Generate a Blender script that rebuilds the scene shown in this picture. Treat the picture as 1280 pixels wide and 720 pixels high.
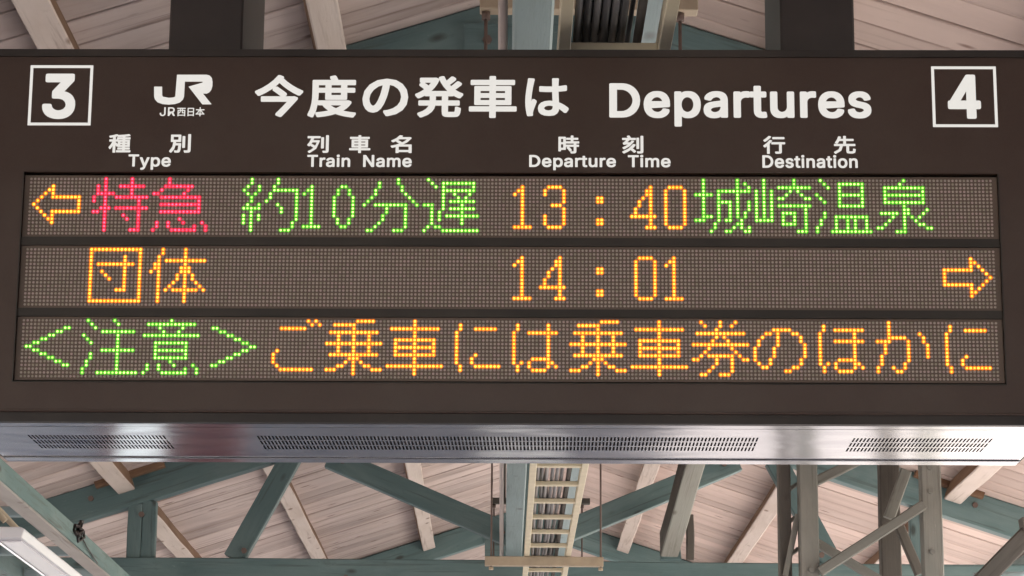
import bpy, bmesh, math, random
from mathutils import Vector, Matrix

S = bpy.context.scene
for o in list(bpy.data.objects): bpy.data.objects.remove(o)
COL = S.collection
rnd = random.Random(7)
R = math.radians

# ------------------------------------------------------------ camera
cam_d = bpy.data.cameras.new("camera"); cam = bpy.data.objects.new("camera", cam_d); COL.objects.link(cam)
cam_d.sensor_width = 36; cam_d.lens = 90.09; cam_d.clip_start = .05; cam_d.clip_end = 800
M = Matrix.Rotation(R(-.15), 3, 'Z') @ Matrix.Rotation(R(13.69), 3, 'X') @ Matrix.Rotation(R(-.409), 3, 'Y')
right, fwd, up = M.col[0], M.col[1], M.col[2]
mw = Matrix((( right.x, up.x, -fwd.x, 0), (right.y, up.y, -fwd.y, 0), (right.z, up.z, -fwd.z, 1.6), (0, 0, 0, 1)))
cam.matrix_world = mw
S.camera = cam

# ------------------------------------------------------------ world, sun, exposure
SUN = Vector((.49, -.30, .80)).normalized()
w = bpy.data.worlds.new("World"); S.world = w; w.use_nodes = True
nt = w.node_tree; bg = nt.nodes['Background']
sky = nt.nodes.new('ShaderNodeTexSky'); sky.sky_type = 'NISHITA'; sky.sun_disc = False
sky.sun_elevation = math.asin(SUN.z); sky.sun_rotation = math.atan2(SUN.x, SUN.y)
sky.air_density = 1.2; sky.dust_density = 3
nt.links.new(sky.outputs[0], bg.inputs[0]); bg.inputs[1].default_value = .15
sd = bpy.data.lights.new("sun", 'SUN'); sd.energy = 4.5; sd.angle = R(.5); sd.color = (1, .94, .87)
sun = bpy.data.objects.new("sun", sd); COL.objects.link(sun)
sun.rotation_euler = SUN.to_track_quat('Z', 'Y').to_euler()
S.view_settings.view_transform = 'Standard'; S.view_settings.look = 'None'
S.view_settings.gamma = 1; S.view_settings.use_curve_mapping = False
S.view_settings.exposure = 2.35
S.render.engine = 'CYCLES'
S.cycles.max_bounces = 10; S.cycles.diffuse_bounces = 6

# ------------------------------------------------------------ materials
def nodes(m):
    m.use_nodes = True
    return m.node_tree, m.node_tree.nodes, m.node_tree.links, m.node_tree.nodes['Principled BSDF']
def plain(name, col, rough=.5, metal=0, spec=.5, coat=0, emit=None, es=0, noise=0, nscale=20, bump=0):
    m = bpy.data.materials.new(name); t, N, L, b = nodes(m)
    b.inputs['Base Color'].default_value = (*col, 1); b.inputs['Roughness'].default_value = rough
    b.inputs['Metallic'].default_value = metal; b.inputs['Specular IOR Level'].default_value = spec
    b.inputs['Coat Weight'].default_value = coat
    if emit: b.inputs['Emission Color'].default_value = (*emit, 1); b.inputs['Emission Strength'].default_value = es
    if noise or bump:
        tc = N.new('ShaderNodeTexCoord'); n = N.new('ShaderNodeTexNoise'); n.inputs['Scale'].default_value = nscale
        n.inputs['Detail'].default_value = 6; L.new(tc.outputs['Object'], n.inputs['Vector'])
        if noise:
            r = N.new('ShaderNodeMix'); r.data_type = 'RGBA'
            r.inputs[6].default_value = (*[c * (1 - noise) for c in col], 1); r.inputs[7].default_value = (*[min(1, c * (1 + noise)) for c in col], 1)
            L.new(n.outputs['Fac'], r.inputs[0]); L.new(r.outputs[2], b.inputs['Base Color'])
        if bump:
            bp = N.new('ShaderNodeBump'); bp.inputs['Strength'].default_value = bump; bp.inputs['Distance'].default_value = .003
            L.new(n.outputs['Fac'], bp.inputs['Height']); L.new(bp.outputs[0], b.inputs['Normal'])
    return m
def wood(name, base, worn, dark, wear=.5, streak=.5, rough=.75, gl=1.2, gx=34, patch=2.0, bump=.35):
    """painted, weathered timber; grain runs along local X; worn/dark are stains that belong to the board"""
    m = bpy.data.materials.new(name); t, N, L, b = nodes(m)
    tc = N.new('ShaderNodeTexCoord'); oi = N.new('ShaderNodeObjectInfo')
    mul = N.new('ShaderNodeVectorMath'); mul.operation = 'MULTIPLY'; mul.inputs[1].default_value = (37, 23, 11)
    comb = N.new('ShaderNodeCombineXYZ')
    for i in range(3): L.new(oi.outputs['Random'], comb.inputs[i])
    L.new(comb.outputs[0], mul.inputs[0])
    add = N.new('ShaderNodeVectorMath'); L.new(tc.outputs['Object'], add.inputs[0]); L.new(mul.outputs[0], add.inputs[1])
    def noise(sc, detail, rough_=.6, dist=0):
        mp = N.new('ShaderNodeMapping'); mp.inputs['Scale'].default_value = sc; L.new(add.outputs[0], mp.inputs[0])
        n = N.new('ShaderNodeTexNoise'); n.inputs['Scale'].default_value = 1; n.inputs['Detail'].default_value = detail
        n.inputs['Roughness'].default_value = rough_; n.inputs['Distortion'].default_value = dist
        L.new(mp.outputs[0], n.inputs[0]); return n
    def ramp(n, a, c):
        r = N.new('ShaderNodeMapRange'); r.inputs[1].default_value = a; r.inputs[2].default_value = c; r.clamp = True
        L.new(n.outputs['Fac'], r.inputs[0]); return r
    def mix(f, a, c, scale=1):
        x = N.new('ShaderNodeMix'); x.data_type = 'RGBA'
        if scale != 1:
            mm = N.new('ShaderNodeMath'); mm.operation = 'MULTIPLY'; mm.inputs[1].default_value = scale; L.new(f, mm.inputs[0]); f = mm.outputs[0]
        L.new(f, x.inputs[0])
        for s, v in ((6, a), (7, c)):
            if isinstance(v, tuple): x.inputs[s].default_value = (*v, 1)
            else: L.new(v, x.inputs[s])
        return x.outputs[2]
    grain = noise((gl, gx, gx), 6, .65, .3); pat = noise((patch * .7, patch * 3, patch * 3), 5, .6, .5)
    fine = noise((gl * 6, gx * 3, gx * 3), 3); blot = noise((patch * 3, patch * 5, patch * 5), 6, .7)
    c = mix(ramp(pat, .42, .68).outputs[0], base, worn, wear)
    c = mix(ramp(grain, .56, .70).outputs[0], c, dark, streak)
    c = mix(ramp(blot, .62, .74).outputs[0], c, dark, streak * .6)
    mpk = N.new('ShaderNodeMapping'); mpk.inputs['Scale'].default_value = (3.2, 7, 7); L.new(add.outputs[0], mpk.inputs[0])
    vk = N.new('ShaderNodeTexVoronoi'); vk.inputs['Scale'].default_value = 1; vk.inputs['Randomness'].default_value = 1; L.new(mpk.outputs[0], vk.inputs['Vector'])
    rk = N.new('ShaderNodeMapRange'); rk.inputs[1].default_value = .16; rk.inputs[2].default_value = .07; rk.clamp = True; L.new(vk.outputs['Distance'], rk.inputs[0])
    c = mix(rk.outputs[0], c, dark, .8)
    chip = noise((patch * 9, patch * 26, patch * 26), 5, .7)
    c = mix(ramp(chip, .66, .70).outputs[0], c, worn, .7)
    var = N.new('ShaderNodeMapRange'); var.inputs[3].default_value = .78; var.inputs[4].default_value = 1.08
    L.new(oi.outputs['Random'], var.inputs[0])
    vm = N.new('ShaderNodeVectorMath'); vm.operation = 'SCALE'; L.new(c, vm.inputs[0]); L.new(var.outputs[0], vm.inputs['Scale'])
    L.new(vm.outputs[0], b.inputs['Base Color']); b.inputs['Roughness'].default_value = rough
    b.inputs['Specular IOR Level'].default_value = .3
    bp = N.new('ShaderNodeBump'); bp.inputs['Strength'].default_value = bump; bp.inputs['Distance'].default_value = .004
    ad = N.new('ShaderNodeMath'); L.new(grain.outputs['Fac'], ad.inputs[0]); L.new(fine.outputs['Fac'], ad.inputs[1])
    L.new(ad.outputs[0], bp.inputs['Height']); L.new(bp.outputs[0], b.inputs['Normal'])
    return m

m_plank = wood("plank_paint", (.61, .51, .48), (.42, .33, .30), (.15, .085, .065), .85, .72, gx=14, gl=.55, patch=1.3)
m_plank_r = wood("plank_paint_pink", (.66, .525, .475), (.52, .40, .36), (.20, .105, .08), .6, .42, gx=14, gl=.4, patch=1.0)
m_purlin = wood("purlin_paint", (.68, .59, .54), (.52, .42, .36), (.19, .11, .07), .5, .45)
m_teal = wood("teal_paint", (.125, .198, .205), (.205, .285, .285), (.055, .06, .055), .75, .6, rough=.6)
m_ltteal = wood("pale_teal_paint", (.34, .435, .455), (.28, .35, .365), (.18, .19, .18), .6, .4, rough=.6)
m_greywood = wood("grey_timber", (.20, .20, .182), (.30, .285, .26), (.08, .07, .055), .6, .6, rough=.8)
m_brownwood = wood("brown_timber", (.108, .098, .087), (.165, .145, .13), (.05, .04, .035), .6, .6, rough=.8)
m_pteal = wood("worn_teal_paint", (.185, .285, .28), (.29, .38, .37), (.10, .09, .07), .7, .6)
m_soff = wood("worn_soffit_paint", (.40, .37, .35), (.30, .27, .25), (.13, .10, .08), .7, .6)
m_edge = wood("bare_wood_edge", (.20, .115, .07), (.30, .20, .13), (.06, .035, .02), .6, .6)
m_kg = wood("pale_grey_timber", (.33, .335, .30), (.27, .25, .22), (.12, .10, .08), .6, .6)
m_back = plain("roof_boarding", (.035, .022, .018), .9)
m_sheet = plain("roof_sheet", (.12, .11, .10), .8)
m_cream = plain("cream_paint", (.64, .57, .42), .55, noise=.18, nscale=14)
m_bar = plain("hanger_paint", (.42, .34, .25), .6, noise=.25, nscale=18)
m_rod = plain("rusty_rod", (.15, .105, .09), .7, noise=.3, nscale=40)
m_pipe = plain("conduit_paint", (.50, .42, .40), .45, noise=.12, nscale=10)
m_cab = [plain("cable_sheath_%d" % i, c, .55) for i, c in enumerate([(.20, .19, .19), (.13, .125, .13), (.27, .255, .25), (.09, .085, .085)])]
m_iron = plain("dark_iron", (.03, .022, .02), .5, noise=.3)
m_conc = plain("platform_asphalt", (.14, .13, .13), .85, noise=.2, nscale=3, bump=.3)
m_ballast = plain("track_ballast", (.34, .31, .28), .95, noise=.35, nscale=60, bump=.8)
m_ground = plain("ground_soil", (.30, .28, .23), .95, noise=.2, nscale=1)
m_yellow = plain("worn_tactile_paving", (.24, .22, .19), .8)

def board_mat(name, col, rough):
    m = plain(name, col, rough, spec=.45); t, N, L, b = nodes(m)
    tc = N.new('ShaderNodeTexCoord'); n = N.new('ShaderNodeTexNoise'); n.inputs['Scale'].default_value = 220; n.inputs['Detail'].default_value = 3
    L.new(tc.outputs['Object'], n.inputs[0])
    r = N.new('ShaderNodeMapRange'); r.inputs[3].default_value = .86; r.inputs[4].default_value = 1.14; L.new(n.outputs['Fac'], r.inputs[0])
    v = N.new('ShaderNodeVectorMath'); v.operation = 'SCALE'; v.inputs[0].default_value = col; L.new(r.outputs[0], v.inputs['Scale'])
    n3 = N.new('ShaderNodeTexNoise'); n3.inputs['Scale'].default_value = 2.3; n3.inputs['Detail'].default_value = 7; n3.inputs['Roughness'].default_value = .65; L.new(tc.outputs['Object'], n3.inputs[0])
    r3 = N.new('ShaderNodeMapRange'); r3.inputs[1].default_value = .42; r3.inputs[2].default_value = .8; r3.inputs[4].default_value = .35; L.new(n3.outputs['Fac'], r3.inputs[0])
    dm = N.new('ShaderNodeMix'); dm.data_type = 'RGBA'; dm.inputs[7].default_value = (.10, .078, .062, 1); L.new(r3.outputs[0], dm.inputs[0]); L.new(v.outputs[0], dm.inputs[6])
    L.new(dm.outputs[2], b.inputs['Base Color'])
    n2 = N.new('ShaderNodeTexNoise'); n2.inputs['Scale'].default_value = 5; n2.inputs['Detail'].default_value = 5; L.new(tc.outputs['Object'], n2.inputs[0])
    r2 = N.new('ShaderNodeMapRange'); r2.inputs[3].default_value = rough - .07; r2.inputs[4].default_value = rough + .10; L.new(n2.outputs['Fac'], r2.inputs[0])
    L.new(r2.outputs[0], b.inputs['Roughness'])
    return m
m_face = board_mat("brown_enamel", (.050, .027, .0195), .38)
m_dark = board_mat("dark_brown_enamel", (.020, .014, .012), .5)
m_panel = board_mat("led_panel_plastic", (.125, .085, .064), .45)
m_band = board_mat("band_enamel", (.020, .015, .011), .5)
m_dot = plain("led_lens_off", (.40, .335, .285), .35, spec=.6)
m_steel = plain("brushed_steel", (.48, .48, .50), .22, metal=1); 
t_, N_, L_, b_ = nodes(m_steel)
tc_ = N_.new('ShaderNodeTexCoord'); mp_ = N_.new('ShaderNodeMapping'); mp_.inputs['Scale'].default_value = (6, 500, 500)
n_ = N_.new('ShaderNodeTexNoise'); n_.inputs['Scale'].default_value = 1; L_.new(tc_.outputs['Object'], mp_.inputs[0]); L_.new(mp_.outputs[0], n_.inputs[0])
r_ = N_.new('ShaderNodeMapRange'); r_.inputs[3].default_value = .09; r_.inputs[4].default_value = .19; L_.new(n_.outputs['Fac'], r_.inputs[0]); L_.new(r_.outputs[0], b_.inputs['Roughness'])
mw_ = N_.new('ShaderNodeMapping'); mw_.inputs['Scale'].default_value = (3.5, 7, 7); nw_ = N_.new('ShaderNodeTexNoise'); nw_.inputs['Scale'].default_value = 1; nw_.inputs['Detail'].default_value = 2
L_.new(tc_.outputs['Object'], mw_.inputs[0]); L_.new(mw_.outputs[0], nw_.inputs[0])
bw_ = N_.new('ShaderNodeBump'); bw_.inputs['Strength'].default_value = .35; bw_.inputs['Distance'].default_value = .006; L_.new(nw_.outputs['Fac'], bw_.inputs['Height']); L_.new(bw_.outputs[0], b_.inputs['Normal'])
m_dot2 = plain('led_lens_off_dusty', (.34, .30, .235), .4)
m_dot3 = plain('led_lens_off_rosy', (.44, .335, .31), .3)
m_slot = plain("slot_interior", (.03, .02, .016), .8)
# backlit lettering and LEDs give off light themselves; LED rims add a painted halo
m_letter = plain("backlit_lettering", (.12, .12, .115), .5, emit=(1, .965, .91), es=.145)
def led(name, core, halo, s=.235):
    a = plain(name + "_core", (.02, .02, .02), .4, emit=core, es=s); b = plain(name + "_halo_rim", (.02, .02, .02), .4, emit=halo, es=s)
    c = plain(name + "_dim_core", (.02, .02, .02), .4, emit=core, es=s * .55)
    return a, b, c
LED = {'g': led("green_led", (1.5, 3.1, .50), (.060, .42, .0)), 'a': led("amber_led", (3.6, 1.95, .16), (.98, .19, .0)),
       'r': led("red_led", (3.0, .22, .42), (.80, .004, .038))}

# ------------------------------------------------------------ mesh helpers
def mesh_of(bm, name, mats):
    me = bpy.data.meshes.new(name); bm.to_mesh(me); bm.free()
    for m in (mats if isinstance(mats, (list, tuple)) else [mats]): me.materials.append(m)
    return me
def link(name, me, parent=None, mat=None, kind=None):
    o = bpy.data.objects.new(name, me); COL.objects.link(o)
    if parent: o.parent = parent
    if mat is not None: o.matrix_local = mat
    if kind: o['kind'] = kind
    return o
def tag(o, label, cat, group=None):
    o['label'] = label; o['category'] = cat
    if group: o['group'] = group
    return o
def empty(name, loc, label, cat, group=None, rz=0):
    o = bpy.data.objects.new(name, None); COL.objects.link(o); o.empty_display_size = .1
    o.location = loc; o.rotation_euler = (0, 0, rz)
    bpy.context.view_layer.update()
    return tag(o, label, cat, group)
def box(bm, x0, x1, y0, y1, z0, z1, mi=0):
    v = [bm.verts.new(p) for p in ((x0, y0, z0), (x1, y0, z0), (x1, y1, z0), (x0, y1, z0), (x0, y0, z1), (x1, y0, z1), (x1, y1, z1), (x0, y1, z1))]
    for f in ((3, 2, 1, 0), (4, 5, 6, 7), (0, 1, 5, 4), (1, 2, 6, 5), (2, 3, 7, 6), (3, 0, 4, 7)):
        q = bm.faces.new([v[i] for i in f]); q.material_index = mi
def boxmesh(name, dims, mat, bev=0):
    bm = bmesh.new(); box(bm, *dims)
    if bev: bmesh.ops.bevel(bm, geom=bm.edges[:], offset=bev, segments=1, affect='EDGES')
    return mesh_of(bm, name, mat)
def timber(name, p0, p1, wid, hgt, mat, parent=None, side=None, bev=.006, wob=.004, seg=None, flank=None):
    """sawn timber from p0 to p1 (world); local X runs along it; 'side' is the direction of its width"""
    p0, p1 = Vector(p0), Vector(p1); d = p1 - p0; ln = d.length; d.normalize()
    s = Vector(side) if side else (Vector((0, 0, 1)).cross(d) if abs(d.z) < .95 else Vector((0, 1, 0)))
    s = (s - d * s.dot(d)).normalized(); u = d.cross(s).normalized()
    n = seg or max(2, min(14, int(ln / .45)))
    bm = bmesh.new(); rings = []
    c = bev
    prof = [(-wid/2+c, -hgt/2), (wid/2-c, -hgt/2), (wid/2, -hgt/2+c), (wid/2, hgt/2-c), (wid/2-c, hgt/2), (-wid/2+c, hgt/2), (-wid/2, hgt/2-c), (-wid/2, -hgt/2+c)]
    for i in range(n + 1):
        wx, wz = (rnd.uniform(-wob, wob), rnd.uniform(-wob, wob)) if 0 < i < n else (0, 0)
        rings.append([bm.verts.new((ln * i / n, a + wx + rnd.uniform(-wob, wob) * .3, b + wz + rnd.uniform(-wob, wob) * .3)) for a, b in prof])
    for i in range(n):
        for k in range(8): bm.faces.new((rings[i][k], rings[i+1][k], rings[i+1][(k+1) % 8], rings[i][(k+1) % 8]))
    bm.faces.new(rings[0]); bm.faces.new(rings[-1][::-1])
    bmesh.ops.recalc_face_normals(bm, faces=bm.faces[:])
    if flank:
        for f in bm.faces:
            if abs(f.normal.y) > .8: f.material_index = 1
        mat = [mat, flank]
    me = mesh_of(bm, name, mat)
    mw = Matrix(((d.x, s.x, u.x, p0.x), (d.y, s.y, u.y, p0.y), (d.z, s.z, u.z, p0.z), (0, 0, 0, 1)))
    if parent: mw = parent.matrix_world.inverted() @ mw
    return link(name, me, parent, mw)
def tube_bm(bm, pts, r, n=8, mi=0, cap=True):
    pts = [Vector(p) for p in pts]; rings = []
    for i, p in enumerate(pts):
        d = (pts[min(i+1, len(pts)-1)] - pts[max(i-1, 0)]).normalized()
        a = d.cross(Vector((0, 0, 1))) if abs(d.z) < .9 else d.cross(Vector((1, 0, 0))); a.normalize(); b = d.cross(a)
        rings.append([bm.verts.new(p + a * r * math.cos(6.28319*k/n) + b * r * math.sin(6.28319*k/n)) for k in range(n)])
    for i in range(len(pts)-1):
        for k in range(n):
            f = bm.faces.new((rings[i][k], rings[i][(k+1) % n], rings[i+1][(k+1) % n], rings[i+1][k])); f.smooth = True; f.material_index = mi
    if cap:
        bm.faces.new(rings[0]); bm.faces.new(rings[-1][::-1])
def tube(name, pts, r, mat, parent=None, n=10):
    off = parent.matrix_world.inverted() if parent else Matrix()
    bm = bmesh.new(); tube_bm(bm, [off @ Vector(p) for p in pts], r, n)
    bmesh.ops.recalc_face_normals(bm, faces=bm.faces[:])
    return link(name, mesh_of(bm, name, mat), parent)

# ------------------------------------------------------------ setting
RX, RZ, SL = .19, 5.205, .325            # ridge x, height of the boarding at the ridge, slope
EL, ER = -4.3, 3.62                       # eaves
def roof_z(x): return RZ - SL * abs(x - RX)
def struct(name, me): o = link(name, me); o['kind'] = 'structure'; return o
bm = bmesh.new(); box(bm, -300, 300, -300, 300, -1.4, -1.15); struct('ground', mesh_of(bm, 'ground', m_ground))
bm = bmesh.new(); box(bm, -5.4, 3.85, -40, 90, -1.146, 0)
for x in (-4.9, 3.1): box(bm, x, x + .3, -40, 90, .004, .008, 1)
struct('platform', mesh_of(bm, 'platform', [m_conc, m_yellow]))
bm = bmesh.new()
for a, b_2 in ((-8.9, -5.5), (3.95, 9.2)): box(bm, a, b_2, -60, 140, -1.146, -.95)
struct('track_bed', mesh_of(bm, 'track_bed', m_ballast))

# roof slopes: every board of the lining is a part
def roof_slope(s, xe, label):
    ang = math.atan(SL) * s; L0 = abs(xe - RX) / math.cos(math.atan(SL))
    root = empty('roof_slope', (RX, 6, RZ), label, 'roof', 'boarded roof slopes')
    # cover above the boards
    bm = bmesh.new(); box(bm, 0, L0 + .12, -16, 60, .026, .06)
    c = link('roof_cover', mesh_of(bm, 'roof_cover', m_back), root, Matrix.Rotation(ang if s > 0 else math.pi - 0, 4, 'Y') if False else None)
    rot = Matrix(((s * math.cos(abs(ang)), 0, math.sin(abs(ang)) * s * 1, 0), (0, 1, 0, 0), (-math.sin(abs(ang)), 0, math.cos(abs(ang)), 0), (0, 0, 0, 1)))
    # columns: along slope, along Y, slope normal (normal points up and outwards)
    if s < 0: rot = Matrix(((-math.cos(abs(ang)), 0, -math.sin(abs(ang)), 0), (0, 1, 0, 0), (-math.sin(abs(ang)), 0, math.cos(abs(ang)), 0), (0, 0, 0, 1)))
    c.matrix_local = rot
    vari = []
    for k in range(7):
        bm = bmesh.new(); n = 10; wdt = .2275 if s < 0 else .2245; rows = []
        for i in range(n + 1):
            e = [rnd.uniform(-.0025, .0025) for _ in range(4)]
            x = L0 * i / n
            rows.append([bm.verts.new(q) for q in ((x, e[0], .004), (x, .0035 + e[0], e[2] * .5), (x, wdt - .0035 + e[1], e[3] * .5), (x, wdt + e[1], .004), (x, wdt + e[1], .024), (x, e[0], .024))])
        for i in range(n):
            for j in range(6):
                bm.faces.new((rows[i][j], rows[i+1][j], rows[i+1][(j+1) % 6], rows[i][(j+1) % 6]))
        bm.faces.new(rows[0]); bm.faces.new(rows[-1][::-1])
        bmesh.ops.recalc_face_normals(bm, faces=bm.faces[:])
        vari.append(mesh_of(bm, 'plank', m_plank if s < 0 else m_plank_r))
    y = -.55; j = 0
    while y < 29:
        jit = Matrix.Translation((0, y + rnd.uniform(-.004, .004), rnd.uniform(-.003, .004))) @ Matrix.Rotation(rnd.uniform(-.0012, .0012), 4, 'Z')
        link('plank', vari[rnd.randrange(7)], root, rot @ jit); y += .2405; j += 1
    bm = bmesh.new()
    for a, b2 in ((-15.9, -.6), (y, 60)):
        yy = a
        while yy < b2: box(bm, 0, L0, yy, yy + .234, 0, .024); yy += .2405
    o = link('outer_plank', mesh_of(bm, 'outer_plank', m_plank if s < 0 else m_plank_r), root, rot); o['kind'] = 'stuff'
    return root
roof_slope(-1, EL, 'left slope of the platform roof, lined with pale pinkish weathered boards')
roof_slope(1, ER, 'right slope of the platform roof, lined with brighter pinkish weathered boards')

# purlins, one length per bay, hung between the trusses
TY = [-3.9, 2.9, 9.7, 16.5, 23.3, 30.1]
for (x, side) in ((-.69, 'left'), (-1.59, 'left'), (-2.46, 'left'), (1.10, 'right'), (1.99, 'right'), (2.92, 'right')):
    for i in range(len(TY) - 1):
        if i == 0 : continue
        z = roof_z(x) - .0625
        far = ['', 'above the board', 'just behind the sign board', 'beyond the middle truss', 'beyond the far truss'][i]
        near = {.69: 'nearest the ridge', 1.1: 'nearest the ridge', .88: ''}.get(abs(x), '')
        pos = {-.69: 'innermost', -1.59: 'middle', -2.46: 'outermost', 1.10: 'innermost', 1.99: 'middle', 2.92: 'outermost'}[x]
        sl = SL if x > RX else -SL
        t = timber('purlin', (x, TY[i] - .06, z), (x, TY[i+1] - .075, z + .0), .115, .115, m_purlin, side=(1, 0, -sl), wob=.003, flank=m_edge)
        tag(t, 'pale %s purlin of the %s roof slope, %s' % (pos, side, far), 'purlin', 'pale purlins under the roof boards')

# trusses
def truss(Y, label):
    t = empty('roof_truss', (RX, Y, 3.58), label, 'roof truss', 'green timber roof trusses')
    ct = .21; th = .12
    n = Vector((SL, 0, 1)).normalized()
    for s, xe in ((-1, -4.15), (1, 3.55)):
        a = Vector((RX, Y, RZ - .004)); b = Vector((xe, Y, roof_z(xe) - .004))
        off = Vector((-s * -SL, 0, -1)).normalized() if False else Vector((-s * SL, 0, -1)).normalized()
        a2 = a + off * (ct / 2); b2 = b + off * (ct / 2); a2.x = RX + s * .002; a2.z = RZ - .004 - ct / 2 / math.cos(math.atan(SL))
        timber('top_chord', a2, b2, th, ct, m_teal, t, side=(0, 1, 0))
    timber('tie_beam', (-4.2, Y, 3.69), (3.58, Y, 3.69), .14, .215, m_teal, t, side=(0, 1, 0), seg=12)
    timber('king_post', (RX, Y, 3.80), (RX, Y, 4.96), .13, .11, m_teal, t, side=(1, 0, 0))
    for s in (-1, 1):
        d = lambda x: RX + s * x
        timber('inner_strut', (d(.06), Y, 3.93), (d(1.33), Y, 4.47), .10, .14, m_teal, t, side=(0, 1, 0))
        timber('outer_strut', (d(1.93), Y, 3.80), (d(1.575), Y, 4.475), .105, .135, m_teal, t, side=(0, 1, 0))
        timber('queen_post', (d(2.575), Y, 3.799), (d(2.575), Y, 4.15), .09, .085, m_teal, t, side=(1, 0, 0))
        timber('queen_post', (d(2.485), Y + .004, 3.799), (d(2.485), Y + .004, 4.17), .09, .085, m_teal, t, side=(1, 0, 0))
    # apex plate with bolts, heel bolts
    bm = bmesh.new()
    box(bm, -.36, .36, -.085, -.062, 1.16, 1.44)
    pl = link('apex_plate', mesh_of(bm, 'apex_plate', m_teal), t)
    for dx, dz in ((-.27, 1.37), (.27, 1.37), (-2.86, .60), (2.86, .60), (-1.2, .1), (1.2, .1), (0, .13), (-1.24, .86), (1.24, .86), (-1.50, .88), (1.50, .88), (-2.53, .50), (2.53, .50), (-1.86, .27), (1.86, .27), (-.2, .40), (.2, .40), (-.75, 1.04), (.75, 1.04)):
        bm = bmesh.new(); tube_bm(bm, [(dx, -.10 if abs(dx) < .3 and dz > 1 else -.075, dz), (dx, -.05, dz)], .019, 6)
        link('bolt', mesh_of(bm, 'bolt', m_rod), t)
    return t
truss(9.7, 'green roof truss whose apex shows just above the sign board')
truss(16.5, 'green roof truss directly below the sign board with its tie beam along the bottom')
truss(23.3, 'farther green roof truss seen behind the struts of the nearer one')
truss(30.1, 'farthest green roof truss, mostly hidden by the nearer tie beams')
truss(2.9, 'green roof truss in front of the sign board, out above the view')

# corbels under purlin ends
for x, s in ((-2.46, -1), (2.92, 1), (1.10, 1), (-.69, -1)):
    z = roof_z(x)
    t = timber('purlin_corbel', (x + s * -.26, 16.40, roof_z(x - s * .26) - .022), (x + s * .18, 16.40, roof_z(x + s * .18) - .022), .07, .045, m_edge, side=(0, 1, 0), wob=.002)
    tag(t, 'brown wooden corbel under the end of the %s purlin at the middle truss' % {-2.46: 'outermost left', 2.92: 'outermost right', 1.10: 'innermost right', -.69: 'innermost left'}[x], 'corbel', 'corbels')

# long beams along the roof
tag(timber('ridge_tie', (.067, 3.0, 3.868), (.067, 38, 3.868), .105, .10, m_ltteal, side=(1, 0, 0), seg=14), 'pale blue-green beam running away beside the cable ladder', 'beam', 'pale long beams')
tag(timber('ridge_tie', (.383, 3.0, 3.868), (.383, 38, 3.868), .08, .10, m_ltteal, side=(1, 0, 0), seg=14), 'pale blue-green beam seen through the rungs of the cable ladder', 'beam', 'pale long beams')
tag(tube('conduit_pipe', [(-.012, 3, 3.845), (-.012, 12, 3.842), (-.012, 38, 3.845)], .0125, m_pipe), 'thin pinkish conduit pipe left of the pale long beam', 'pipe')
t = empty('eaves_beam', (-2.29, 8, 3.46), 'long green eaves beam crossing the lower left corner', 'beam')
timber('beam', (-2.294, 3, 3.512), (-2.294, 24.5, 3.512), .088, .10, m_pteal, t, side=(1, 0, 0), seg=14)
timber('soffit_board', (-2.294, 3, 3.455), (-2.294, 24.5, 3.455), .094, .012, m_soff, t, side=(1, 0, 0), seg=14)
for y in (12.55, 13.95, 14.9):
    timber('bracket', (-2.34, y, 3.50), (-2.78, y, 3.50), .05, .05, m_ltteal, t, side=(0, 1, 0))
tag(timber('gutter_beam', (-2.86, 3, 3.52), (-2.86, 24.5, 3.52), .13, .16, m_teal, side=(1, 0, 0)), 'dark green gutter beam left of the eaves beam behind the lamp', 'beam')
tag(timber('fascia_board', (-4.28, -9, 3.60), (-4.28, 60, 3.60), .03, .30, m_teal, side=(1, 0, 0)), 'green fascia board along the left eaves', 'board')
tag(timber('fascia_board', (3.66, -9, 3.98), (3.66, 60, 3.98), .03, .16, m_teal, side=(1, 0, 0)), 'green fascia board along the right eaves', 'board')

# fluorescent lamp
t = empty('fluorescent_lamp', (-1.76, 9.4, 2.95), 'white fluorescent strip lamp hanging in the lower left corner', 'lamp')
bm = bmesh.new()
prof = [(-.060, .0), (-.050, -.034), (.050, -.034), (.060, .0), (.045, .008), (-.045, .008)]
a = [bm.verts.new((x, -.35, z - .04)) for x, z in prof]; b = [bm.verts.new((x, 1.06, z - .04)) for x, z in prof]
for k in range(6): bm.faces.new((a[k], a[(k+1) % 6], b[(k+1) % 6], b[k]))
bm.faces.new(a[::-1]); bm.faces.new(b)
bmesh.ops.recalc_face_normals(bm, faces=bm.faces[:])
bmesh.ops.bevel(bm, geom=bm.edges[:], offset=.004, segments=1, affect='EDGES')
link('housing', mesh_of(bm, 'housing', plain("lamp_enamel", (.74, .73, .77), .3)), t)
bm = bmesh.new(); box(bm, -.030, .044, -.31, 1.02, -.082, -.0745); bmesh.ops.bevel(bm, geom=bm.edges[:], offset=.003, segments=1, affect='EDGES')
link('diffuser', mesh_of(bm, 'diffuser', plain("opal_diffuser", (.82, .80, .84), .25)), t)
bm = bmesh.new(); box(bm, -.049, -.038, -.33, 1.04, -.079, -.0745)
link('edge_trim', mesh_of(bm, 'edge_trim', plain("trim_metal", (.8, .8, .8), .15, metal=1)), t)
tube('arm', [(-1.80, 9.5, 2.96), (-2.27, 9.5, 3.44)], .012, m_bar, t)
tube('arm', [(-1.80, 9.2, 2.96), (-2.27, 9.2, 3.44)], .012, m_bar, t)
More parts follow.
